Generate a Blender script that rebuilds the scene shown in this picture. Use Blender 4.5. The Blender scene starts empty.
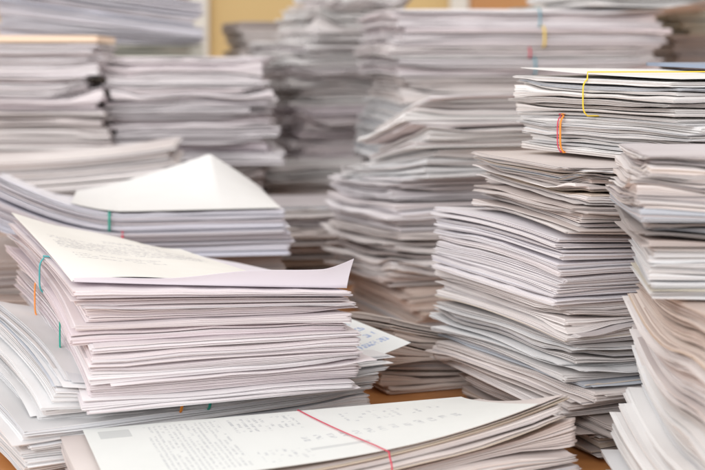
import bpy, math, random
import numpy as np
R = math.radians
sc = bpy.context.scene
COL = sc.collection

# ---------------------------------------------------------------- camera, world, lamps, exposure
H = 0.29                       # lens height over the table top (m)
F = 1430.0                     # focal length in photo pixels (photo is 705 wide)
cd = bpy.data.cameras.new('camera'); cam = bpy.data.objects.new('camera', cd); COL.objects.link(cam)
cam.location = (0, 0, H); cam.rotation_euler = (R(90), 0, 0)
cd.sensor_width = 36; cd.lens = F/705*36; cd.shift_y = -(235-60)/705
cd.clip_start = .05; cd.clip_end = 50
cd.dof.use_dof = True; cd.dof.focus_distance = 1.06; cd.dof.aperture_fstop = 7.5; cd.dof.aperture_blades = 0
sc.camera = cam

w = bpy.data.worlds.new('World'); sc.world = w; w.use_nodes = True
bg = w.node_tree.nodes['Background']; bg.inputs[0].default_value = (1.0, .955, .94, 1); bg.inputs[1].default_value = .98

def area(name, loc, target, size, power, col):
    l = bpy.data.lights.new(name, 'AREA'); l.shape = 'RECTANGLE'; l.size, l.size_y = size
    l.energy = power; l.color = col
    o = bpy.data.objects.new(name, l); COL.objects.link(o); o.location = loc
    d = np.array(target)-np.array(loc)
    from mathutils import Vector
    o.rotation_euler = Vector(d).to_track_quat('-Z', 'Y').to_euler()
    return o
area('ceiling_lamp', (.1, .7, 2.2), (0, 1.3, 0), (1.8, 1.4), 5, (1, .98, .95))
area('window_lamp', (-1.9, -2.4, 1.9), (0, 1.5, .15), (3.0, 2.2), 142, (.96, .98, 1))
sc.view_settings.view_transform = 'Standard'; sc.view_settings.look = 'None'
sc.view_settings.exposure = 0; sc.view_settings.gamma = 1
sc.cycles.max_bounces = 10; sc.cycles.diffuse_bounces = 7

# ---------------------------------------------------------------- node helpers / materials
class NT:
    def __init__(s, m):
        m.use_nodes = True; s.t = m.node_tree; s.p = s.t.nodes['Principled BSDF']
    def n(s, t, **k):
        o = s.t.nodes.new(t)
        for a, b in k.items(): setattr(o, a, b)
        return o
    def put(s, v, sock):
        if isinstance(v, (int, float, tuple)): sock.default_value = v
        else: s.t.links.new(v, sock)
    def m(s, op, a, b=0., c=None):
        o = s.n('ShaderNodeMath', operation=op); s.put(a, o.inputs[0]); s.put(b, o.inputs[1])
        if c is not None: s.put(c, o.inputs[2])
        return o.outputs[0]
    def xyz(s, x, y, z):
        o = s.n('ShaderNodeCombineXYZ')
        for i, v in enumerate((x, y, z)): s.put(v, o.inputs[i])
        return o.outputs[0]
    def noise(s, vec, scale=1., detail=2., rough=.5):
        o = s.n('ShaderNodeTexNoise'); s.put(vec, o.inputs['Vector'])
        o.inputs['Scale'].default_value = scale; o.inputs['Detail'].default_value = detail; o.inputs['Roughness'].default_value = rough
        return o.outputs[0]
    def mix(s, f, a, b, mode='MIX'):
        o = s.n('ShaderNodeMix', data_type='RGBA', blend_type=mode)
        s.put(f, o.inputs[0]); s.put(a, o.inputs[6]); s.put(b, o.inputs[7]); return o.outputs[2]
    def ramp(s, f, a, b):
        o = s.n('ShaderNodeMapRange'); s.put(f, o.inputs[0]); o.inputs[1].default_value = a; o.inputs[2].default_value = b
        return o.outputs[0]

def paper_mat(name, dark=(.6, .56, .56), light=(.86, .845, .85)):
    """edge-on paper: tone per sheet comes from the mesh, fine sheet lines and stains from noise in (along, thickness)"""
    m = bpy.data.materials.new(name); t = NT(m)
    uv = t.n('ShaderNodeUVMap').outputs[0]
    sp = t.n('ShaderNodeSeparateXYZ'); t.put(uv, sp.inputs[0])
    vec = t.xyz(t.m('MULTIPLY', sp.outputs[0], 14.), t.m('MULTIPLY', sp.outputs[1], 3800.), 0.)
    n1 = t.noise(vec, 1., 2.)
    vec2 = t.xyz(t.m('MULTIPLY', sp.outputs[0], 5.), t.m('MULTIPLY', sp.outputs[1], 900.), 3.)
    n2 = t.noise(vec2, 1., 3., .6)
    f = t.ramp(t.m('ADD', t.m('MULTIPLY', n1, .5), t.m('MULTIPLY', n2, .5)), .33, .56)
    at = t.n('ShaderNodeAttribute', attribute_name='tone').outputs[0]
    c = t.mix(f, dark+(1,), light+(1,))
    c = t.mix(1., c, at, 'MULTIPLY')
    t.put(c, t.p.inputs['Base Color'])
    t.p.inputs['Roughness'].default_value = .75; t.p.inputs['Specular IOR Level'].default_value = .25
    b = t.n('ShaderNodeBump'); b.inputs['Strength'].default_value = .35; b.inputs['Distance'].default_value = .0004
    t.put(n1, b.inputs['Height']); t.put(b.outputs[0], t.p.inputs['Normal'])
    return m

def print_mat(name, blocks, base=(.86, .86, .82), solids=(), wrinkle=.25):
    """blocks: (x0,x1,y0,y1,pitch,word scale,threshold,(ink),alpha) in metres on the sheet"""
    m = bpy.data.materials.new(name); t = NT(m)
    uv = t.n('ShaderNodeUVMap').outputs[0]
    sp = t.n('ShaderNodeSeparateXYZ'); t.put(uv, sp.inputs[0]); x, y = sp.outputs[0], sp.outputs[1]
    soft = t.noise(uv, 18., 3.)
    c = t.mix(t.ramp(soft, .3, .7), tuple(v*.965 for v in base)+(1,), base+(1,))
    def box(x0, x1, y0, y1):
        a = t.m('MULTIPLY', t.m('GREATER_THAN', x, x0), t.m('LESS_THAN', x, x1))
        b = t.m('MULTIPLY', t.m('GREATER_THAN', y, y0), t.m('LESS_THAN', y, y1))
        return t.m('MULTIPLY', a, b)
    for k, (x0, x1, y0, y1, pitch, ws, th, ink, al) in enumerate(blocks):
        row = t.m('FLOOR', t.m('DIVIDE', y, pitch))
        fr = t.m('FRACT', t.m('DIVIDE', y, pitch))
        line = t.m('MULTIPLY', t.m('GREATER_THAN', fr, .22), t.m('LESS_THAN', fr, .72))
        wd = t.noise(t.xyz(t.m('MULTIPLY', x, ws), t.m('MULTIPLY', row, 7.31), k*3.7), 1., 1.)
        lt = t.noise(t.xyz(t.m('MULTIPLY', x, 420.), t.m('MULTIPLY', y, 300.), k*1.7), 1., 0.)
        msk = t.m('MULTIPLY', t.m('MULTIPLY', line, t.m('GREATER_THAN', wd, th)), t.ramp(lt, .35, .6))
        msk = t.m('MULTIPLY', t.m('MULTIPLY', msk, box(x0, x1, y0, y1)), al)
        c = t.mix(msk, c, ink+(1,))
    for (x0, x1, y0, y1, ink, al) in solids:
        c = t.mix(t.m('MULTIPLY', box(x0, x1, y0, y1), al), c, ink+(1,))
    t.put(c, t.p.inputs['Base Color'])
    t.p.inputs['Roughness'].default_value = .6; t.p.inputs['Specular IOR Level'].default_value = .3
    b = t.n('ShaderNodeBump'); b.inputs['Strength'].default_value = wrinkle; b.inputs['Distance'].default_value = .003
    t.put(t.noise(uv, 22., 4., .55), b.inputs['Height']); t.put(b.outputs[0], t.p.inputs['Normal'])
    return m

def plain_mat(name, col, rough=.6, noise=0., scale=10.):
    m = bpy.data.materials.new(name); t = NT(m)
    tc = t.n('ShaderNodeTexCoord').outputs['Object']
    n = t.noise(tc, scale, 4.)
    t.put(t.mix(t.ramp(n, .3, .7), tuple(v*(1-noise) for v in col)+(1,), col+(1,)), t.p.inputs['Base Color'])
    t.p.inputs['Roughness'].default_value = rough
    return m

def wood_mat(name, a, b, sx=2., sy=40.):
    m = bpy.data.materials.new(name); t = NT(m)
    tc = t.n('ShaderNodeTexCoord').outputs['Object']
    sp = t.n('ShaderNodeSeparateXYZ'); t.put(tc, sp.inputs[0])
    v = t.xyz(t.m('MULTIPLY', sp.outputs[0], sx), t.m('MULTIPLY', sp.outputs[1], sy), t.m('MULTIPLY', sp.outputs[2], sx))
    n = t.noise(v, 1., 6., .6)
    t.put(t.mix(t.ramp(n, .3, .7), a+(1,), b+(1,)), t.p.inputs['Base Color'])
    t.p.inputs['Roughness'].default_value = .38
    return m

MP = {
 'pink':  paper_mat('paper_pinkish', (.62, .57, .59), (.87, .845, .855)),
 'white': paper_mat('paper_white',  (.64, .62, .61), (.88, .87, .86)),
 'cool':  paper_mat('paper_cool',   (.575, .57, .575), (.865, .865, .87)),
 'lilac': paper_mat('paper_lilac',  (.60, .58, .64), (.85, .84, .88)),
 'warm':  paper_mat('paper_warm',   (.57, .515, .505), (.86, .825, .81)),
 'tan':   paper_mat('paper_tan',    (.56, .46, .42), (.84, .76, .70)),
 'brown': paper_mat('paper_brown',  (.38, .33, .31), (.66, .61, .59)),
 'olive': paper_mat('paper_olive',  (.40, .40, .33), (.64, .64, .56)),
}
MB = {k: plain_mat('rubber_'+k, c, .45) for k, c in dict(green=(.02, .33, .25), teal=(.06, .38, .40), red=(.62, .05, .10), orange=(.85, .28, .03), yellow=(.88, .62, .03), blue=(.12, .34, .42)).items()}

# ---------------------------------------------------------------- object helpers
def link(name, me, mat, parent=None):
    o = bpy.data.objects.new(name, me); COL.objects.link(o)
    for m in (mat if isinstance(mat, (list, tuple)) else [mat]): me.materials.append(m)
    if parent: o.parent = parent
    return o
def tag(o, label=None, cat=None, group=None, kind=None):
    if label:
        o['label'] = label
        if len(label.split()) > 16: print('LONG', label)
    if cat: o['category'] = cat
    if group: o['group'] = group
    if kind: o['kind'] = kind
    return o
def thing(name, loc, label, cat, group=None):
    o = bpy.data.objects.new(name, None); COL.objects.link(o); o.location = loc
    o.empty_display_size = .02
    return tag(o, label, cat, group)

def mesh_np(name, V, Q, uv=None, tone=None, smooth=True):
    me = bpy.data.meshes.new(name); V = np.asarray(V, np.float32); Q = np.asarray(Q, np.int32)
    me.vertices.add(len(V)); me.vertices.foreach_set('co', V.ravel())
    me.loops.add(Q.size); me.loops.foreach_set('vertex_index', Q.ravel())
    me.polygons.add(len(Q)); me.polygons.foreach_set('loop_start', np.arange(0, Q.size, 4, dtype=np.int32))
    me.polygons.foreach_set('use_smooth', np.full(len(Q), smooth))
    if uv is not None:
        l = me.uv_layers.new(name='UVMap'); l.uv.foreach_set('vector', np.asarray(uv, np.float32)[Q.ravel()].ravel())
    if tone is not None:
        a = me.color_attributes.new('tone', 'FLOAT_COLOR', 'POINT'); a.data.foreach_set('color', np.asarray(tone, np.float32).ravel())
    me.update(calc_edges=True); me.validate()
    return me

def box_mesh(name, boxes, bev=.004):
    import bmesh
    bm = bmesh.new()
    for (x0, x1, y0, y1, z0, z1) in boxes:
        r = bmesh.ops.create_cube(bm, size=1)
        bmesh.ops.scale(bm, vec=(x1-x0, y1-y0, z1-z0), verts=r['verts'])
        bmesh.ops.translate(bm, vec=((x0+x1)/2, (y0+y1)/2, (z0+z1)/2), verts=r['verts'])
    if bev: bmesh.ops.bevel(bm, geom=bm.edges[:], offset=bev, segments=2, affect='EDGES')
    me = bpy.data.meshes.new(name); bm.to_mesh(me); bm.free(); return me

def tube(name, pts, rx, rz, mat, parent, closed=True):
    """rubber band: a flattened tube along pts"""
    P = np.asarray(pts, float); n = len(P); K = 8
    T = np.roll(P, -1, 0)-np.roll(P, 1, 0)
    if not closed: T[0] = P[1]-P[0]; T[-1] = P[-1]-P[-2]
    T /= np.linalg.norm(T, axis=1)[:, None]+1e-9
    c = P.mean(0); V = []
    flat = P.max(0)-P.min(0)
    # band plane normal by svd
    nn = np.linalg.svd(P-c)[2][2]
    for i in range(n):
        s = nn-T[i]*nn.dot(T[i]); s /= np.linalg.norm(s)+1e-9
        u = np.cross(T[i], s)
        for k in range(K):
            a = 2*math.pi*k/K; V.append(P[i]+s*math.cos(a)*rx+u*math.sin(a)*rz)
    Q = []
    for i in range(n if closed else n-1):
        j = (i+1) % n
        for k in range(K): Q.append((i*K+k, i*K+(k+1) % K, j*K+(k+1) % K, j*K+k))
    return link(name, mesh_np(name, V, Q), mat, parent)

# ---------------------------------------------------------------- paper
def grid1(n):                                   # edge-refined 0..1 coordinates
    a = np.linspace(0, 1, n-3); return np.concatenate([[0, .012, .04], a[1:-1], [.96, .988, 1]]) if n > 8 else np.linspace(0, 1, n)
def px_x(px, d): return (px-352.5)/F*d
def py_z(py, d): return H-(py-60)/F*d

def smooth_noise(rng, U, V, f=2.):
    s = np.zeros_like(U)
    for k in range(4):
        a = rng.normal(0, 1); fx, fy = rng.uniform(.3, f, 2)*(1+k*.6); p = rng.uniform(0, 6.28, 2)
        s += a/(1+k*.5)*np.cos(fx*3.14*U+p[0])*np.cos(fy*3.14*V+p[1])
    return s/2

PAL = dict(
  std=[((1, 1, 1), 8), ((.97, .95, .94), 3), ((.93, .94, .96), 2), ((.90, .86, .84), 1.0), ((.80, .76, .75), .5), ((.80, .84, .90), .25), ((.93, .88, .76), .3)],
  pinkish=[((1, 1, 1), 7), ((1, .965, .965), 5), ((.96, .91, .93), 2), ((.88, .84, .87), .8)],
  mixed=[((1, 1, 1), 5), ((.93, .90, .88), 3), ((.82, .78, .76), 2), ((.70, .68, .70), 1), ((.85, .78, .68), .8), ((.72, .80, .88), .5)],
)

class Bundle:
    """A stack of documents between a bottom and a top surface. Near corner at photo column px and depth d,
    u runs right/away by yaw, v runs away to the left."""
    def __init__(s, px, d, ytop, ybot, yaw, U, V, label, pile, mat='white', seed=0, rag=.003, rot=.8, leaf=.0005, doc=(.002, .006),
                 bot=None, top=None, wav=.0009, corner=.0015, pal='std', gap=.0008, fold=.3, cat='paper bundle', name='paper_bundle',
                 shear=(0, 0), n=(20, 16), zs=None, leafjit=.0009, lean=(0, 0)):
        rng = np.random.default_rng(seed*7+3)
        s.o0 = np.array([px_x(px, d), d]); a = R(yaw); s.ud = np.array([math.cos(a), math.sin(a)]); s.vd = np.array([-math.sin(a), math.cos(a)])
        s.U, s.V = U, V
        zb, zt = (max(0.0008, py_z(ybot, d)), py_z(ytop, d)) if zs is None else zs
        s.zb, s.zt = zb, zt
        gu, gv = grid1(n[0]), grid1(n[1]); s.gu, s.gv = gu, gv
        GU, GV = np.meshgrid(gu, gv, indexing='ij')
        B = zb+(bot(GU, GV) if bot else 0*GU); T = zt+(top(GU, GV) if top else 0*GU)
        B = np.maximum(B, .0006); T = np.maximum(T, B+.004)
        s.B, s.T = B, T
        ctr = s.o0+s.ud*U/2+s.vd*V/2; s.ctr = ctr
        s.root = thing(name, (ctr[0], ctr[1], zb), label, cat, pile)
        # document thicknesses
        th = []
        tot = float(np.mean(T-B))
        while sum(th) < tot: th.append(rng.uniform(*doc)*(1 if rng.random() > .15 else 1.5))
        th = np.array(th)*tot/sum(th); cum = np.concatenate([[0], np.cumsum(th)])/tot
        N = smooth_noise(rng, GU, GV)*wav
        surf = [B]
        edge = np.maximum(np.abs(GU*2-1), np.abs(GV*2-1))**3
        for k in range(1, len(th)+1):
            N = .78*N+.5*smooth_noise(rng, GU, GV, 2.6)*wav*(.35+.65*edge)
            C = np.zeros_like(GU)
            for (cu, cv) in ((0, 0), (1, 0), (0, 1)):
                r = np.sqrt(((GU-cu)*U)**2+((GV-cv)*V)**2)
                C += rng.normal(0, corner)*np.exp(-(r/.03)**2)
            fade = min(1, 3*min(cum[k], 1-cum[k])+.0)
            S = B+(T-B)*cum[k]+(N+C)*fade
            S = np.maximum(S, surf[-1]+th[k-1]*.55)
            surf.append(S)
        over = surf[-1]-T
        surf = [q-(over)*c for q, c in zip(surf, cum)]
        s.top = surf[-1]
                  # outermost protrusion on u-face / v-face
        ps = PAL[pal]; pc = np.array([p[0] for p in ps]); pw = np.array([p[1] for p in ps]); pw = pw/pw.sum()
        drift = np.zeros(2)
        offs_all = []
        for k in range(len(th)):
            lo = surf[k]; hi = surf[k+1]
            g = gap*(np.abs(smooth_noise(rng, GU, GV, 3))*2*(.3+edge)+.25+(2.2*edge*rng.random() if rng.random() < .3 else 0))
            g = np.minimum(g, (hi-lo)*.42)
            hi2 = hi-g
            nl = max(2, int(round(th[k]/leaf)))
            drift = .6*drift+rng.normal(0, rag, 2)
            sh = np.array([rng.normal(0, .15)+shear[0], rng.normal(0, .15)+shear[1]])
            ang = R(rng.normal(0, rot)); sz = np.array([U, V])*(1+rng.normal(0, .004, 2))
            ca, sa = math.cos(ang), math.sin(ang)
            fu = rng.random() < fold; fv = rng.random() < fold
            tc = pc[rng.choice(len(pc), p=pw)]
            Vs, Qs, UVs, Ts = [], [], [], []; base = 0
            for j in range(nl):
                f0, f1 = j/nl, (j+(1. if j == nl-1 else rng.uniform(.72, .97)))/nl
                z0 = lo+(hi2-lo)*f0; z1 = lo+(hi2-lo)*f1
                q = (j+.5)/nl*2-1
                rnd = th[k]*.55*(1-math.sqrt(max(0, 1-q*q*.96)))
                off = drift+rng.normal(0, leafjit, 2)*(1 if rng.random() > .05 else 5)+sh*(q*th[k]/2)+np.array(lean)*((cum[k]+(cum[k+1]-cum[k])*f0)-.0)
                lu = GU*sz[0]; lv = GV*sz[1]
                if fu: lv = lv+rnd*(1-GV)       # rounded spine on the u face
                if fv: lu = lu+rnd*(1-GU)
                a2 = ang+R(rng.normal(0, .08)); ca, sa = math.cos(a2), math.sin(a2)
                x = (lu-sz[0]/2)*ca-(lv-sz[1]/2)*sa+U/2+off[0]; y = (lu-sz[0]/2)*sa+(lv-sz[1]/2)*ca+V/2+off[1]
                offs_all.append((x[0].min(), y[:, 0].min()))
                WX = s.o0[0]+x*s.ud[0]+y*s.vd[0]-ctr[0]; WY = s.o0[1]+x*s.ud[1]+y*s.vd[1]-ctr[1]
                nu, nv = GU.shape
                top_full = (j == nl-1); bot_full = (j == 0)
                idx = np.arange(nu*nv).reshape(nu, nv)
                cells = np.stack([idx[:-1, :-1], idx[1:, :-1], idx[1:, 1:], idx[:-1, 1:]], -1)
                rim = np.zeros(cells.shape[:2], bool); rim[:3] = rim[-3:] = True; rim[:, :3] = rim[:, -3:] = True
                uvx = np.stack([lu, lv*0+.5+.0*lv], -1)
                tone = np.array(tc if rng.random() < .72 else pc[rng.choice(len(pc), p=pw)])*rng.uniform(.94, 1.0)
                seedv = rng.uniform(0, 5)
                def addv(X, Y, Z, uvv):
                    nonlocal base
                    Vs.append(np.stack([X.ravel(), Y.ravel(), (Z-zb).ravel()], 1)); UVs.append(uvv.reshape(-1, 2))
                    Ts.append(np.tile(np.append(tone, 1), (X.size, 1))); b = base; base += X.size; return b
                flatuv = np.stack([lu*.5+seedv, lv*.002+seedv], -1)
                b = addv(WX, WY, z1, flatuv); Qs.append((cells if top_full else cells[rim]).reshape(-1, 4)+b)
                b = addv(WX, WY, z0, flatuv); Qs.append((cells if bot_full else cells[rim]).reshape(-1, 4)[:, ::-1]+b)
                # sides
                per = np.concatenate([idx[:, 0], idx[-1, 1:], idx[-2::-1, -1], idx[0, -2::-1]])
                X, Y = WX.ravel()[per], WY.ravel()[per]; L = np.concatenate([[0], np.cumsum(np.hypot(np.diff(X), np.diff(Y)))])
                Z0, Z1 = z0.ravel()[per], z1.ravel()[per]
                hv = (cum[k]*tot+th[k]*f0); hv1 = hv+th[k]*(f1-f0)
                b0 = addv(X, Y, Z0, np.stack([L+seed, 0*L+hv], -1)); b1 = addv(X, Y, Z1, np.stack([L+seed, 0*L+hv1], -1))
                m = np.arange(len(per)-1)
                Qs.append(np.stack([b0+m, b0+m+1, b1+m+1, b1+m], -1))
            me = mesh_np('document', np.concatenate(Vs), np.concatenate(Qs), np.concatenate(UVs), np.concatenate(Ts))
            link('document', me, MP[mat], s.root)
        oa = np.array(offs_all); s.minu = np.percentile(oa[:, 0], 4); s.minv = np.percentile(oa[:, 1], 4)
    def w(s, u, v, z):          # metres in the bundle frame -> world
        p = s.o0+s.ud*u+s.vd*v; return np.array([p[0], p[1], z])
    def samp(s, A, u, v):
        u = min(max(u/s.U, 0), 1); v = min(max(v/s.V, 0), 1)
        row = np.array([np.interp(v, s.gv, A[i]) for i in range(len(s.gu))]); return float(np.interp(u, s.gu, row))
    def band(s, at, axis='v', col='green', r=.0012, skew=0., flat=.55, over=0.):
        """rubber band round the bundle; axis 'v': crosses the u face at u=at and runs back; axis 'u': crosses the v face at v=at"""
        pts = []; e = .0010
        if axis == 'v': P = lambda t, q: s.w(at+skew*t, t, q); L = s.V; m0 = s.minv; S = lambda A, t: s.samp(A, at+skew*t, t)
        else: P = lambda t, q: s.w(t, at+skew*t, q); L = s.U; m0 = s.minu; S = lambda A, t: s.samp(A, t, at+skew*t)
        z0, z1 = S(s.B, 0), S(s.T, 0)
        for k in range(13): q = k/12; pts.append(P(m0-e+.0035*abs(2*q-1)**5, z0+(z1-z0)*(.02+.965*q)))
        for k in range(13): t = L*k/12; pts.append(P(t+(m0*.7 if k == 0 else 0), S(s.top, t)+e*.9+over))
        z0, z1 = S(s.B, L), S(s.T, L)
        for k in range(5): pts.append(P(L+.003, z1+(z0-z1)*(.03+.94*k/4)))
        for k in range(7): t = L*(1-k/6); pts.append(P(t, S(s.B, t)+.0006))
        c = np.array([s.ctr[0], s.ctr[1], s.zb]); pts = [p-c for p in pts]
        return tube('rubber_band', pts, r, r*flat, MB[col], s.root)
    def cover(s, mat, lift=None, name='cover_sheet', du=0., dv=0., rot=0., label=None, su=1., sv=1., th=.00035, off=.0008, nn=(60, 48), swap=False):
        gu = np.linspace(0, 1, nn[0]); gv = np.linspace(0, 1, nn[1]); GU, GV = np.meshgrid(gu, gv, indexing='ij')
        ca, sa = math.cos(R(rot)), math.sin(R(rot))
        lu, lv = (GU-.5)*s.U*su, (GV-.5)*s.V*sv
        x = lu*ca-lv*sa+s.U/2+du; y = lu*sa+lv*ca+s.V/2+dv
        Z = np.array([[s.samp(s.top, x[i, j], y[i, j]) for j in range(nn[1])] for i in range(nn[0])])+off
        dx = 0
        if lift is not None:
            r = lift(GU, GV)
            if isinstance(r, tuple): r, sx, sy = r; x = x+sx; y = y+sy
            Z = Z+r
        WX = s.o0[0]+x*s.ud[0]+y*s.vd[0]-s.ctr[0]; WY = s.o0[1]+x*s.ud[1]+y*s.vd[1]-s.ctr[1]
        me = sheet_mesh(name, WX, WY, Z-s.zb, *((s.V*(1-GV), GU*s.U) if swap else (GU*s.U*su, GV*s.V*sv)), th)
        o = link(name, me, mat, s.root)
        if label: o['label'] = label
        return o

def sheet_mesh(name, X, Y, Z, UX, UY, th=.00035):
    nu, nv = X.shape; idx = np.arange(nu*nv).reshape(nu, nv)
    cells = np.stack([idx[:-1, :-1], idx[1:, :-1], idx[1:, 1:], idx[:-1, 1:]], -1).reshape(-1, 4)
    n = nu*nv; uv = np.stack([UX.ravel(), UY.ravel()], 1)
    top = np.stack([X.ravel(), Y.ravel(), Z.ravel()+th], 1); bot = np.stack([X.ravel(), Y.ravel(), Z.ravel()], 1)
    per = np.concatenate([idx[:, 0], idx[-1, 1:], idx[-2::-1, -1], idx[0, -2::-1]]); m = np.arange(len(per)-1)
    V = np.concatenate([top, bot, bot[per], top[per]]); b0 = 2*n; b1 = 2*n+len(per)
    Q = np.concatenate([cells, cells[:, ::-1]+n, np.stack([b0+m, b0+m+1, b1+m+1, b1+m], -1)])
    UV = np.concatenate([uv, uv*0-1, uv[per]*0-1, uv[per]*0-1])
    T = np.ones((len(V), 4))
    return mesh_np(name, V, Q, UV, T)

def loose_sheet(px, d, yaw, U, V, zf, mat, label, name='paper_sheet', cat='paper sheet', group=None, th=.00035, nn=(40, 30)):
    o0 = np.array([px_x(px, d), d]); a = R(yaw); ud = np.array([math.cos(a), math.sin(a)]); vd = np.array([-math.sin(a), math.cos(a)])
    GU, GV = np.meshgrid(np.linspace(0, 1, nn[0]), np.linspace(0, 1, nn[1]), indexing='ij')
    Z = zf(GU, GV); z0 = float(Z.min())
    X = o0[0]+GU*U*ud[0]+GV*V*vd[0]; Y = o0[1]+GU*U*ud[1]+GV*V*vd[1]; c = (float(X.mean()), float(Y.mean()))
    o = link(name, sheet_mesh(name, X-c[0], Y-c[1], Z-z0, GU*U, GV*V, th), mat); o.location = (c[0], c[1], z0)
    return tag(o, label, cat, group)

# ---------------------------------------------------------------- the setting: table top, wall, door, cupboard
wood = wood_mat('orange_wood', (.42, .17, .055), (.62, .29, .10))
t = link('table_top', box_mesh('table_top', [(-1.6, 1.6, .3, 2.9, -.035, 0)]), wood); tag(t, kind='structure')
t = link('floor', box_mesh('floor', [(-4, 4, -1, 5.2, -.80, -.76)], 0), plain_mat('floor_brown', (.35, .27, .20), .5, .1)); tag(t, kind='structure')
t = link('wall', box_mesh('wall', [(-4, 4, 4.6, 4.7, -.757, 2.4)], 0), plain_mat('wall_ochre', (.72, .52, .24), .8, .06, 2.)); tag(t, kind='structure')
def furn(name, x0, x1, label, cat, panels, frame_m, panel_m, depth=.05, y=4.6, z1=1.5):
    r = thing(name, ((x0+x1)/2, y-depth/2, -.757), label, cat)
    c = ((x0+x1)/2, y-depth/2, -.757)
    def bx(n, b, m, p=r):
        o = link(n, box_mesh(n, [(b[0]-c[0], b[1]-c[0], b[2]-c[1], b[3]-c[1], b[4]-c[2], b[5]-c[2])]), m, p); return o
    bx('frame_post', (x0, x0+.06, y-depth, y-.004, -.757, z1), frame_m)
    bx('frame_post', (x1-.06, x1, y-depth, y-.004, -.757, z1), frame_m)
    bx('frame_rail', (x0+.062, x1-.062, y-depth, y-.004, z1-.08, z1), frame_m)
    for (a, b, m) in panels: bx('panel', (a, b, y-depth*.7, y-.004, -.757, z1-.082), m)
    return r
cream = plain_mat('cream_paint', (.78, .74, .66), .5, .05); brown = wood_mat('brown_wood', (.16, .07, .035), (.26, .12, .06)); green = plain_mat('dark_green_paint', (.10, .12, .08), .5, .1)
owood = wood_mat('door_wood', (.50, .22, .07), (.60, .30, .11))
x = lambda px: px_x(px, 4.55)
furn('door', x(118), x(208), 'dark brown door in a cream frame on the ochre wall behind the left piles', 'door', [(x(118)+.062, x(150), green), (x(150)+.003, x(208)-.062, brown)], cream, brown)
furn('wooden_cupboard', x(450), x(552), 'orange brown wooden cupboard with a pale edge behind the middle pile', 'cupboard', [(x(450)+.062, x(552)-.062, owood)], cream, owood)

# ---------------------------------------------------------------- print on the visible sheets
INK = (.25, .25, .30)
MC_front = print_mat('typed_letter_sheet', [
    (.02, .045, .268, .274, .0055, 160., .45, INK, .55),
    (.065, .115, .196, .212, .0085, 90., .30, INK, .75),
    (.015, .135, .120, .186, .0095, 70., .36, INK, .6),
    (.02, .09, .075, .105, .0095, 70., .42, INK, .45),
    (.112, .142, .135, .160, .0085, 120., .30, INK, .6)], base=(.85, .84, .80), wrinkle=.3)
MC_form = print_mat('printed_form_sheet', [
    (.008, .13, .045, .105, .0040, 30., .38, (.36, .38, .41), .45),
    (.010, .05, .110, .165, .0050, 90., .46, (.36, .38, .41), .55),
    (.075, .09, .150, .282, .0100, 200., .36, (.42, .44, .47), .6),
    (.10, .13, .112, .150, .0050, 120., .50, (.38, .40, .44), .5),
    (.02, .05, .20, .28, .0060, 120., .52, (.38, .40, .44), .5)],
    base=(.79, .81, .785), solids=[(.010, .030, .010, .034, (.45, .47, .47), .55), (.108, .114, .150, .195, (.5, .52, .52), .6)], wrinkle=.2)
MC_stamp = print_mat('blue_stamped_sheet', [
    (.075, .128, .015, .10, .014, 90., .42, (.18, .30, .62), .7)], base=(.84, .87, .86), wrinkle=.2)
MC_blank = print_mat('blank_sheet', [], base=(.81, .81, .80), wrinkle=.3)
MC_curl_shade = print_mat('shade_tinted_sheet', [], base=(.76, .73, .79), wrinkle=.3)  # white paper; the shade on its curl is put into this lilac base
MC_grey = print_mat('grey_sheet', [], base=(.50, .47, .46), wrinkle=.9)
MC_beige = print_mat('peach_card', [], base=(.86, .66, .50), wrinkle=.1)
MC_blue = print_mat('blue_grey_folder', [], base=(.30, .36, .46), wrinkle=.1)
MC_dark = print_mat('dark_card', [], base=(.24, .20, .16), wrinkle=.3)
MC_tan = print_mat('tan_sheet', [], base=(.52, .36, .26), wrinkle=.5)

E = np.exp
def ramp(a, p=2): return np.clip(a, 0, 1)**p

# ================================================================ front left pile
G = 'bundles in the front left pile'
lc = lambda a, p=2.5: (lambda u, v: a*ramp(1-u, p)*(1-np.exp(-v/.3)))
b = Bundle(30, .985, 430, 476, 30, .272, .22, 'creased grey white bundle lying directly on the table under the front left pile', G, 'cool', 1,
           doc=(.0025, .006), top=lambda u, v: lc(.016)(u, v), bot=lambda u, v: lc(.004)(u, v), wav=.0014, rag=.003, corner=.003)
b = Bundle(38, 1.0, 380, 428, 27, .264, .22, 'grey white bundle with an orange band, second from the table in the front left pile', G, 'cool', 2,
           doc=(.002, .005), bot=lambda u, v: lc(.016)(u, v), top=lambda u, v: -.010*ramp(u, .6)+lc(.028, 2.)(u, v), wav=.0016, rag=.004, corner=.004, gap=.0012, lean=(.022, .004))
b.band(.125, 'v', 'green'); b.band(.103, 'v', 'orange')
loose_sheet(292, 1.08, 46, .135, .15, lambda u, v: .047+.010*ramp(u)+.024*v, MC_stamp, 'white sheet with blue stamped figures sticking out to the right of the front left pile')
FU1 = Bundle(93, 1.0, 347, 414, 23, .204, .285, 'pinkish white bundle with short green and orange bands, lower half of the front letter stack', G, 'pink', 3,
           doc=(.0025, .006), pal='pinkish', bot=lambda u, v: .003*v+lc(.040)(u, v), top=lambda u, v: .004*v-.004*ramp(u)+lc(.028)(u, v), rag=.0026, wav=.0007, corner=.0025)
FU1.band(.075, 'u', 'green'); FU1.band(.175, 'u', 'orange')
FU2 = Bundle(75, 1.0, 288, 347, 22, .206, .285, 'pinkish white bundle under the curling cream letter, topmost of the front left pile', G, 'pink', 4,
           doc=(.002, .0055), pal='pinkish', bot=lambda u, v: .004*v-.004*ramp(u)+lc(.028)(u, v), top=lambda u, v: -.013*u+.011*v-.030*u*v+lc(.006)(u, v), rag=.003, wav=.0008, corner=.002)
FU2.band(.105, 'u', 'teal')
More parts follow.
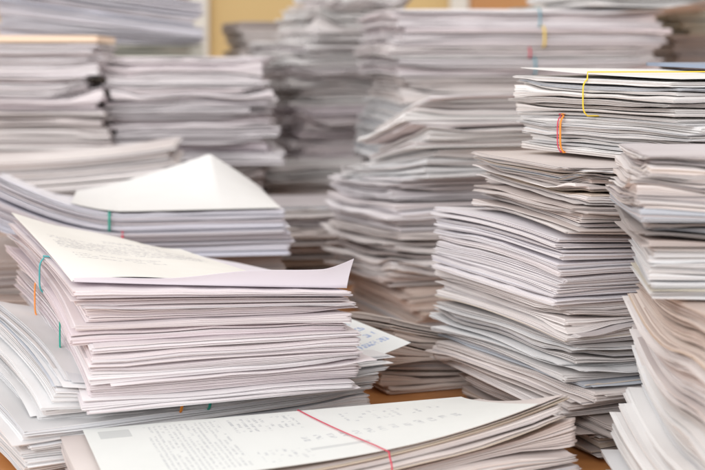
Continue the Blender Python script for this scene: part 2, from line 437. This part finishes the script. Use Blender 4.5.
# second sheet below the letter curls up at its right end, its shaded white face painted lilac
def curl(u, v):                     # near edge of the sheet stands up, more and more towards its right end
    t = np.clip((.07-v)/.07, 0, 1); hgt = .0035+.0125*ramp(u, 1.3)+.0012*np.sin(u*11+1)
    y = np.where(v < .07, .0005-.0045*t**1.5*u-v*FU2.V*.98, -.0005)
    tip = ramp((u-.90)/.10, 1.5)
    return .0006+hgt*t**.8+.006*tip*t, .004*tip*t, y
FU2.cover(MC_curl_shade, curl, name='curled_sheet', label='lower sheet with its near edge curled up, highest at the right corner', su=1.0, sv=.98, nn=(90, 130))
FU2.cover(MC_front, lambda u, v: (.0012+.004*np.sin(u*3.0)*(1-v)+.005*ramp(v, 2)*(1-u)+.004*ramp((u-.75)/.25, 2)*v+.0012*np.sin(u*8+v*3), 0*u, 0*u), label='cream typed letter lying on the curled sheet', su=.745, sv=.97, du=-.027, dv=.0045, off=.0012, nn=(80, 90))

# ================================================================ foreground bundle
F0 = Bundle(106, .864, 480, 577, 17, .315, .142, 'low bundle with a printed form on top and a thin red band, nearest the camera', None, 'warm', 5,
            zs=(.0008, .029), lean=(-.010, .0), bot=lambda u, v: .010*ramp(u, 1.6)*(1-v), top=lambda u, v: .040*ramp(u, 2.5)*(1-v)**1.2+.004*u*v, doc=(.0025, .006), rag=.0035, wav=.0022, corner=.004, pal='std', gap=.0016, shear=(.25, .1), rot=.9)
F0.cover(MC_form, lambda u, v: .0008+.0012*np.sin(u*6)*(1-v), label='printed form with grey box and faint table lines', su=.90, sv=1.0, du=-.014, off=.0012, swap=True)
F0.band(.176, 'v', 'red', r=.0006, skew=-.13, over=.0022)

# ================================================================ bundle behind the front left pile
G = 'bundles in the pile behind the front letter stack'
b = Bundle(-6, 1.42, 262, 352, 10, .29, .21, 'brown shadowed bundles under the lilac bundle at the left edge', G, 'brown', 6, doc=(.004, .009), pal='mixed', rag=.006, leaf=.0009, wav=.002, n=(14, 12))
L4 = Bundle(-12, 1.40, 237, 262, 9, .297, .21, 'lower lilac white bundle with a red band, behind the cream letter', G, 'lilac', 7, doc=(.003, .007), rag=.003, wav=.0007,
            top=lambda u, v: .042*ramp(1-u/.46, 1.7)+.002*u, bot=lambda u, v: .034*ramp(1-u/.46, 1.7), fold=.2)
L4.band(.130, 'v', 'red', r=.0009)
L4 = Bundle(-14, 1.40, 217, 236, 9.5, .292, .21, 'upper lilac bundle with a green band, its left end curled up, behind the cream letter', G, 'lilac', 8, doc=(.003, .007), rag=.003, wav=.0007,
            top=lambda u, v: .047*ramp(1-u/.46, 1.7)*(1-.8*v)+.002*u-.003*v, bot=lambda u, v: .042*ramp(1-u/.46, 1.7)+.002*u, fold=.2)
L4.band(.119, 'v', 'green')
def peak(u, v):
    u = .28+.72*u
    a = np.where(u < .80, np.clip(1-(.80-u)/.62, 0, 1)**1.35, np.clip(1-(u-.80)/.22, 0, 1)**.9)
    return .045*a*v**1.5+.0012
L4.cover(MC_blank, peak, name='cover_sheet', label='blank white sheet bent up to a peak at its back', off=.0008, su=.715, du=.040, sv=.99, nn=(70, 40))

# ================================================================ right middle pile
G = 'bundles in the right middle pile'
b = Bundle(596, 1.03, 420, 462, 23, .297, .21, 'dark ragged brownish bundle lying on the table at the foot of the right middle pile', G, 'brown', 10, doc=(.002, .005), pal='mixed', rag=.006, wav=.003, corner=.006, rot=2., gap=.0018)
b = Bundle(582, 1.03, 384, 420, 25, .297, .215, 'dog eared grey bundle with dark gaps, second from the table in the right middle pile', G, 'warm', 11, doc=(.003, .007), pal='mixed', rag=.005, wav=.0028, corner=.006, rot=1.8,
           bot=lambda u, v: 0*u, top=lambda u, v: .004*np.sin(v*3.1), gap=.003)
b = Bundle(578, 1.03, 345, 384, 24, .297, .215, 'rippled grey white bundle with curling sheets, third from the table in the right middle pile', G, 'cool', 12, doc=(.003, .007), pal='mixed', rag=.005, wav=.0034, corner=.006, rot=1.6,
           bot=lambda u, v: .004*np.sin(v*3.1), top=lambda u, v: .003*np.sin(v*3.1), gap=.004)
b = Bundle(568, 1.03, 306, 345, 22, .297, .215, 'pale bundle with fine wavy layers below the thick white bundle of the right middle pile', G, 'warm', 13, doc=(.002, .005), pal='std', rag=.004, wav=.0022, corner=.004,
           bot=lambda u, v: .003*np.sin(v*3.1), top=lambda u, v: .001*u)
b = Bundle(559, 1.03, 236, 306, 22, .297, .21, 'thick white bundle with a sharp pinkish corner, midway up the right middle pile', G, 'pink', 14, doc=(.002, .005), pal='std', rag=.0016, wav=.0012, corner=.001, rot=.5,
           bot=lambda u, v: .001*u, top=lambda u, v: .003*np.sin(v*3.1)+.002*v-.018*u)
b = Bundle(584, 1.02, 166, 234, 18, .297, .190, 'ragged grey brown bundle with notched corner, third from the top of the right middle pile', G, 'warm', 15, doc=(.0015, .0045), pal='mixed', rag=.005, wav=.0028, corner=.005, rot=1.8,
           bot=lambda u, v: -.012*u+.003*np.sin(v*3.1)+.001*v, top=lambda u, v: .001*u, gap=.0012)
b = Bundle(686, 1.0, 124, 166, 30, .25, .196, 'white bundle with doubled orange and red bands, second from top of the right middle pile', G, 'white', 16, doc=(.0015, .004), pal='std', rag=.0035, wav=.0016, corner=.003, rot=1.2,
           bot=lambda u, v: .002*v, top=lambda u, v: .002*np.sin(v*3.1))
b.band(.137, 'u', 'orange', r=.0011); b.band(.1405, 'u', 'red', r=.0007)
S7 = Bundle(682, 1.0, 82, 124, 29, .25, .192, 'white bundle with a yellow band over its top sheet, topmost of the right middle pile', G, 'white', 17, doc=(.0018, .0045), pal='std', rag=.003, wav=.0012, corner=.003,
           bot=lambda u, v: .002*np.sin(v*3.1), top=lambda u, v: .003*v+.001*u)
S7.cover(MC_blank, lambda u, v: .001+.004*ramp(v, 2)*(1-u), off=.001)
S7.band(.095, 'u', 'yellow', r=.0009, skew=-.25, over=.004)
loose_sheet(718, 1.12, 10, .20, .15, lambda u, v: .283+.002*v, MC_blue, 'blue grey folder lying on top of the right middle pile', name='paper_folder', cat='folder', th=.003)

# ================================================================ right edge pile
G = 'bundles in the pile at the right edge'
far = lambda a, p=2.2: (lambda u, v: a*ramp(v, p))
sag = lambda k: (lambda v: -.011*k*np.sin(np.pi*np.clip((v-.45)/.55, 0, 1)))
b = Bundle(748, .70, 560, 625, 2, .21, .30, 'lowest white bundle of the right edge pile, fanned at its left end', G, 'white', 20, zs=(.001, .036), doc=(.002, .0045), rag=.004, wav=.0012, corner=.003,
           bot=lambda u, v: 0*u, top=lambda u, v: .016*ramp(v, 2.2)+sag(.5)(v), shear=(0, .3))
b = Bundle(762, .71, 0, 0, 1, .21, .30, 'curved white bundle with wavy fanned sheets, second from bottom in the right edge pile', G, 'white', 21, zs=(.037, .078), doc=(.002, .005), rag=.004, wav=.0012, corner=.004,
           bot=lambda u, v: .016*ramp(v, 2.2)+sag(.5)(v), top=lambda u, v: .022*ramp(v, 2.2)+sag(1.)(v), shear=(0, .3))
b = Bundle(764, .71, 0, 0, 2, .21, .30, 'bowed grey bundle under the brown one in the right edge pile', G, 'warm', 22, zs=(.079, .112), doc=(.002, .0045), rag=.004, wav=.0012, corner=.004,
           bot=lambda u, v: .022*ramp(v, 2.2)+sag(1.)(v), top=lambda u, v: .012*ramp(v, 2.2)+sag(1.)(v), shear=(0, .3))
b = Bundle(766, .72, 0, 0, 1, .21, .29, 'brown stained bundle tapering towards its far end in the right edge pile', G, 'tan', 26, zs=(.113, .152), doc=(.002, .005), rag=.003, wav=.001, corner=.002, pal='mixed',
           bot=lambda u, v: .012*ramp(v, 2.2)+sag(1.)(v), top=lambda u, v: -.018*v, fold=.5)
b = Bundle(650, .88, 245, 299, -6, .21, .12, 'neat white and blue bundle with its corner towards the camera in the right edge pile', G, 'cool', 23, doc=(.002, .005), rag=.0012, wav=.0006, corner=.001, pal='std')
b = Bundle(648, .87, 222, 246, -4, .21, .13, 'crumpled grey brown wad between two bundles of the right edge pile', G, 'brown', 24, doc=(.002, .004), rag=.003, wav=.006, corner=.012, rot=3, pal='mixed', gap=.003)
b = Bundle(642, .86, 155, 221, -4, .21, .135, 'soft beige and grey bundle above the crumpled wad of the right edge pile', G, 'warm', 25, doc=(.0015, .0045), rag=.0025, wav=.002, corner=.004, pal='mixed', rot=1.)

# ================================================================ middle piles
b = Bundle(384, 1.235, 325, 400, 21, .205, .17, 'tan fanned bundle lying on the table between the front left and right middle piles', None, 'tan', 30, doc=(.002, .005), rag=.004, wav=.002, corner=.004, pal='std',
           bot=lambda u, v: 0*u, top=lambda u, v: .010*ramp(1-u)-.038*ramp(u, .9)-.022*v, fold=.5, shear=(.3, .3), gap=.0014)
G = 'bundles in the middle pile'
b = Bundle(408, 1.5, 288, 338, 20, .297, .21, 'pinkish tan bundle at the foot of the middle pile', G, 'tan', 31, doc=(.003, .007), rag=.006, wav=.002, corner=.004, pal='mixed', leaf=.0008)
b = Bundle(396, 1.5, 232, 288, 20, .297, .21, 'ragged grey bundle with drooping left ends, second from the table in the middle pile', G, 'warm', 32, doc=(.003, .006), rag=.009, wav=.004, corner=.008, pal='std', leaf=.0008, gap=.0018, rot=2, bot=lambda u, v: -.006*v, top=lambda u, v: -.006*v)
b = Bundle(402, 1.5, 178, 232, 20, .297, .21, 'pale pinkish bundle under the drooping white bundle of the middle pile', G, 'pink', 33, doc=(.003, .006), rag=.006, wav=.003, corner=.005, pal='std', leaf=.0008, gap=.0016, bot=lambda u, v: -.006*v, top=lambda u, v: -.010*v)
b = Bundle(428, 1.47, 150, 178, 28, .297, .19, 'light grey bundle second from the top of the middle pile', G, 'cool', 34, doc=(.003, .006), rag=.006, wav=.0015, corner=.004, leaf=.0008, bot=lambda u, v: -.016*v, top=lambda u, v: -.028*ramp(v, 1.3))
b = Bundle(418, 1.46, 93, 148, 20, .297, .135, 'white bundle whose left ends droop and fan out, topmost of the middle pile', G, 'white', 35, doc=(.003, .006), rag=.006, wav=.0022, corner=.006, leaf=.0008, gap=.0014, pal='pinkish', bot=lambda u, v: -.022*ramp(v, 1.3), top=lambda u, v: -.040*ramp(v, 1.15), shear=(0, -.5))

G = 'bundles in the broad pile behind the middle pile'
bs = [(8, 27, 'blue', 'top bundle with a blue band in the broad pile behind the middle pile'), (27, 47, 'yellow', 'bundle with a yellow band, second from top of the broad pile behind the middle pile'),
      (47, 58, 'red', 'thin bundle with a red band, third from top in broad pile behind the middle pile'), (58, 76, 'blue', 'bundle with a blue band below the red banded one in the broad back pile'),
      (76, 104, None, 'cream bundle without a band in the broad back pile, just above the drooping white bundle'), (104, 175, None, 'grey white bundle of the broad back pile seen between the middle and tall right piles')]
for i, (y0, y1, c, lb) in enumerate(bs):
    b = Bundle(396+[0, 3, -2, 2, 4, 0][i], 1.9, y0, y1, 9+i % 2, .37, .29, lb, G, ['pink', 'pink', 'white', 'pink', 'warm', 'cool'][i], 40+i, doc=(.003, .008), rag=.005, wav=.0022, corner=.004, leaf=.0009, gap=.0016, n=(16, 14), pal='pinkish' if i < 4 else 'std',
               top=(lambda u, v: .004*np.sin(v*3)), bot=(lambda u, v: .004*np.sin(v*3)))
    if c: b.band(.197-.012*(i > 1)*1, 'v', c, r=.0013)
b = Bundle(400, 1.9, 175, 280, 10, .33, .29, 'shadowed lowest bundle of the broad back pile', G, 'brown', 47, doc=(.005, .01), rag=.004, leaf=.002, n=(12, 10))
b = Bundle(600, 1.95, -14, 6, 20, .25, .21, 'loosely folded cream papers lying on top of the broad back pile', G, 'white', 48, doc=(.003, .006), rag=.008, wav=.003, rot=4, leaf=.0012, n=(14, 12), top=lambda u, v: -.01*u)
loose_sheet(566, 1.95, -8, .20, .16, lambda u, v: .352+.02*ramp(u)-.006*v, MC_blank, 'pale sheet sloping down beside the folded cream papers on the broad back pile')

G = 'bundles in the narrow back pile left of the broad pile'
ss = [(318, -25, 40, 24, .15, .18, 'white', 'tall pale bundle with curved pages at the top of the narrow back pile'),
      (301, 40, 106, 26, .25, .21, 'white', 'grey brown bundle with a pink right face in the narrow back pile'),
      (296, 106, 160, 25, .25, .21, 'pink', 'shadowed bundle, third from the top of the narrow back pile'),
      (243, 163, 188, 12, .21, .24, 'white', 'pale ledge of folded papers low in the narrow back pile'),
      (262, 189, 244, 13, .21, .24, 'warm', 'lowest shadowed bundle of the narrow back pile')]
for i, (px, y0, y1, yw, U, V, m, lb) in enumerate(ss):
    Bundle(px, 2.3 if i < 3 else 2.2, y0, y1, yw, U, V, lb, G, m, 50+i, doc=(.004, .009), rag=.010, wav=.006, corner=.010, leaf=.0011, pal='mixed' if i > 3 else 'pinkish', n=(14, 12), gap=.0015, rot=2)
for i, (y0, y1, lb) in enumerate([(206, 246, 'mauve bundle behind the right end of the lilac bundles'), (246, 289, 'shadowed mauve bundle on the table behind the lilac bundles')]):
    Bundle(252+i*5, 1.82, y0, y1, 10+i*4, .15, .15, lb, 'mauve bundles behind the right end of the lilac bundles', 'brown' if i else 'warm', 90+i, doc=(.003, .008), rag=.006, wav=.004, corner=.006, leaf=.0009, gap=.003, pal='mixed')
Bundle(243, 2.5, 21, 60, 18, .12, .15, 'small grey brown stack edge against the ochre wall, left of the narrow pile', None, 'brown', 95, zs=(.002, py_z(21, 2.5)), doc=(.006, .012), rag=.005, wav=.003, leaf=.002, n=(12, 10), pal='mixed')

# ================================================================ left back piles
G = 'bundles in the low pile left of the lilac bundle'
b = Bundle(-85, 1.68, 164, 208, 4, .297, .21, 'beige bundle with its right tip curled up, behind the lilac bundle on the left', G, 'warm', 60, doc=(.003, .006), rag=.006, wav=.001, leaf=.001, n=(16, 12), top=lambda u, v: .020*ramp(u, 2.5), bot=lambda u, v: .014*ramp(u, 2.5))
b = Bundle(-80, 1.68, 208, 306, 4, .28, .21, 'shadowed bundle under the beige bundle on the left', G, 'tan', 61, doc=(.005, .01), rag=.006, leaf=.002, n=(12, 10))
G = 'bundles in the far left pile'
for i, (y0, y1, m, lb) in enumerate([(44, 75, 'pink', 'pinkish bundle under a peach card, topmost of the far left pile'), (75, 112, 'pink', 'grey pink bundle, second from the top of the far left pile'), (112, 150, 'warm', 'cream bundle, third from the top of the far left pile'), (150, 270, 'brown', 'shadowed lowest bundle of the far left pile')]):
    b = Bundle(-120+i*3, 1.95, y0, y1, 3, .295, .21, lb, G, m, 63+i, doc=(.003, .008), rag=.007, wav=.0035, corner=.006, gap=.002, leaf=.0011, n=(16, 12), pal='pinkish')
    if i == 0: b.cover(MC_beige, lambda u, v: .002+0*u, label='peach coloured card on top', th=.009)
G = 'bundles in the left back pile beside the ochre wall'
for i, (px, y0, y1, lb) in enumerate([(103, 56, 84, 'pinkish bundle, topmost of the pile between the far left pile and the narrow back pile'), (106, 84, 112, 'wavy grey pink bundle, second from the top of the left back pile'), (104, 112, 138, 'pale pink bundle, third from the top of the left back pile'),
                                  (108, 138, 166, 'thick rounded bundle, fourth from the top of the left back pile'), (104, 166, 250, 'shadowed lowest bundle of the left back pile')]):
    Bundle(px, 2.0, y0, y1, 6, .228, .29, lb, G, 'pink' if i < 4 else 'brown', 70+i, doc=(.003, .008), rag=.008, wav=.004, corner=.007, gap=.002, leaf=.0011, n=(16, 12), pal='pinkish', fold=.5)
G = 'bundles in the highest left pile at the back'
for i, (y0, y1, lb) in enumerate([(-28, 8, 'lilac white bundle sloping down to the right, topmost of the highest left pile'), (8, 44, 'second bundle from the top of the highest left pile, its end before the ochre wall'), (44, 130, 'grey bundle of the highest left pile seen in the gap between two nearer piles'), (130, 235, 'shadowed lowest bundle of the highest left pile')]):
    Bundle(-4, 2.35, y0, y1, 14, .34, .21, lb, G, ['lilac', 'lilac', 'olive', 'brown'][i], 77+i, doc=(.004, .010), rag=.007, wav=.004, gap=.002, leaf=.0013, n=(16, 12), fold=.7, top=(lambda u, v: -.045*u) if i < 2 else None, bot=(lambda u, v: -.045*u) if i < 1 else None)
Bundle(622, 2.45, -30, 60, 15, .22, .21, 'pale loose papers seen above the right end of the broad back pile', None, 'white', 49, doc=(.006, .015), rag=.012, wav=.006, corner=.01, rot=4, leaf=.002, n=(14, 12), zs=(.002, .42), top=lambda u, v: -.02*u)
G = 'bundles in the green grey pile in the top right corner'
for i, (y0, y1, lb) in enumerate([(-30, 35, 'greenish grey bundle in the top right corner'), (35, 85, 'dark grey bundle under the greenish one in the top right corner'), (85, 225, 'shadowed lowest bundle in the top right corner')]):
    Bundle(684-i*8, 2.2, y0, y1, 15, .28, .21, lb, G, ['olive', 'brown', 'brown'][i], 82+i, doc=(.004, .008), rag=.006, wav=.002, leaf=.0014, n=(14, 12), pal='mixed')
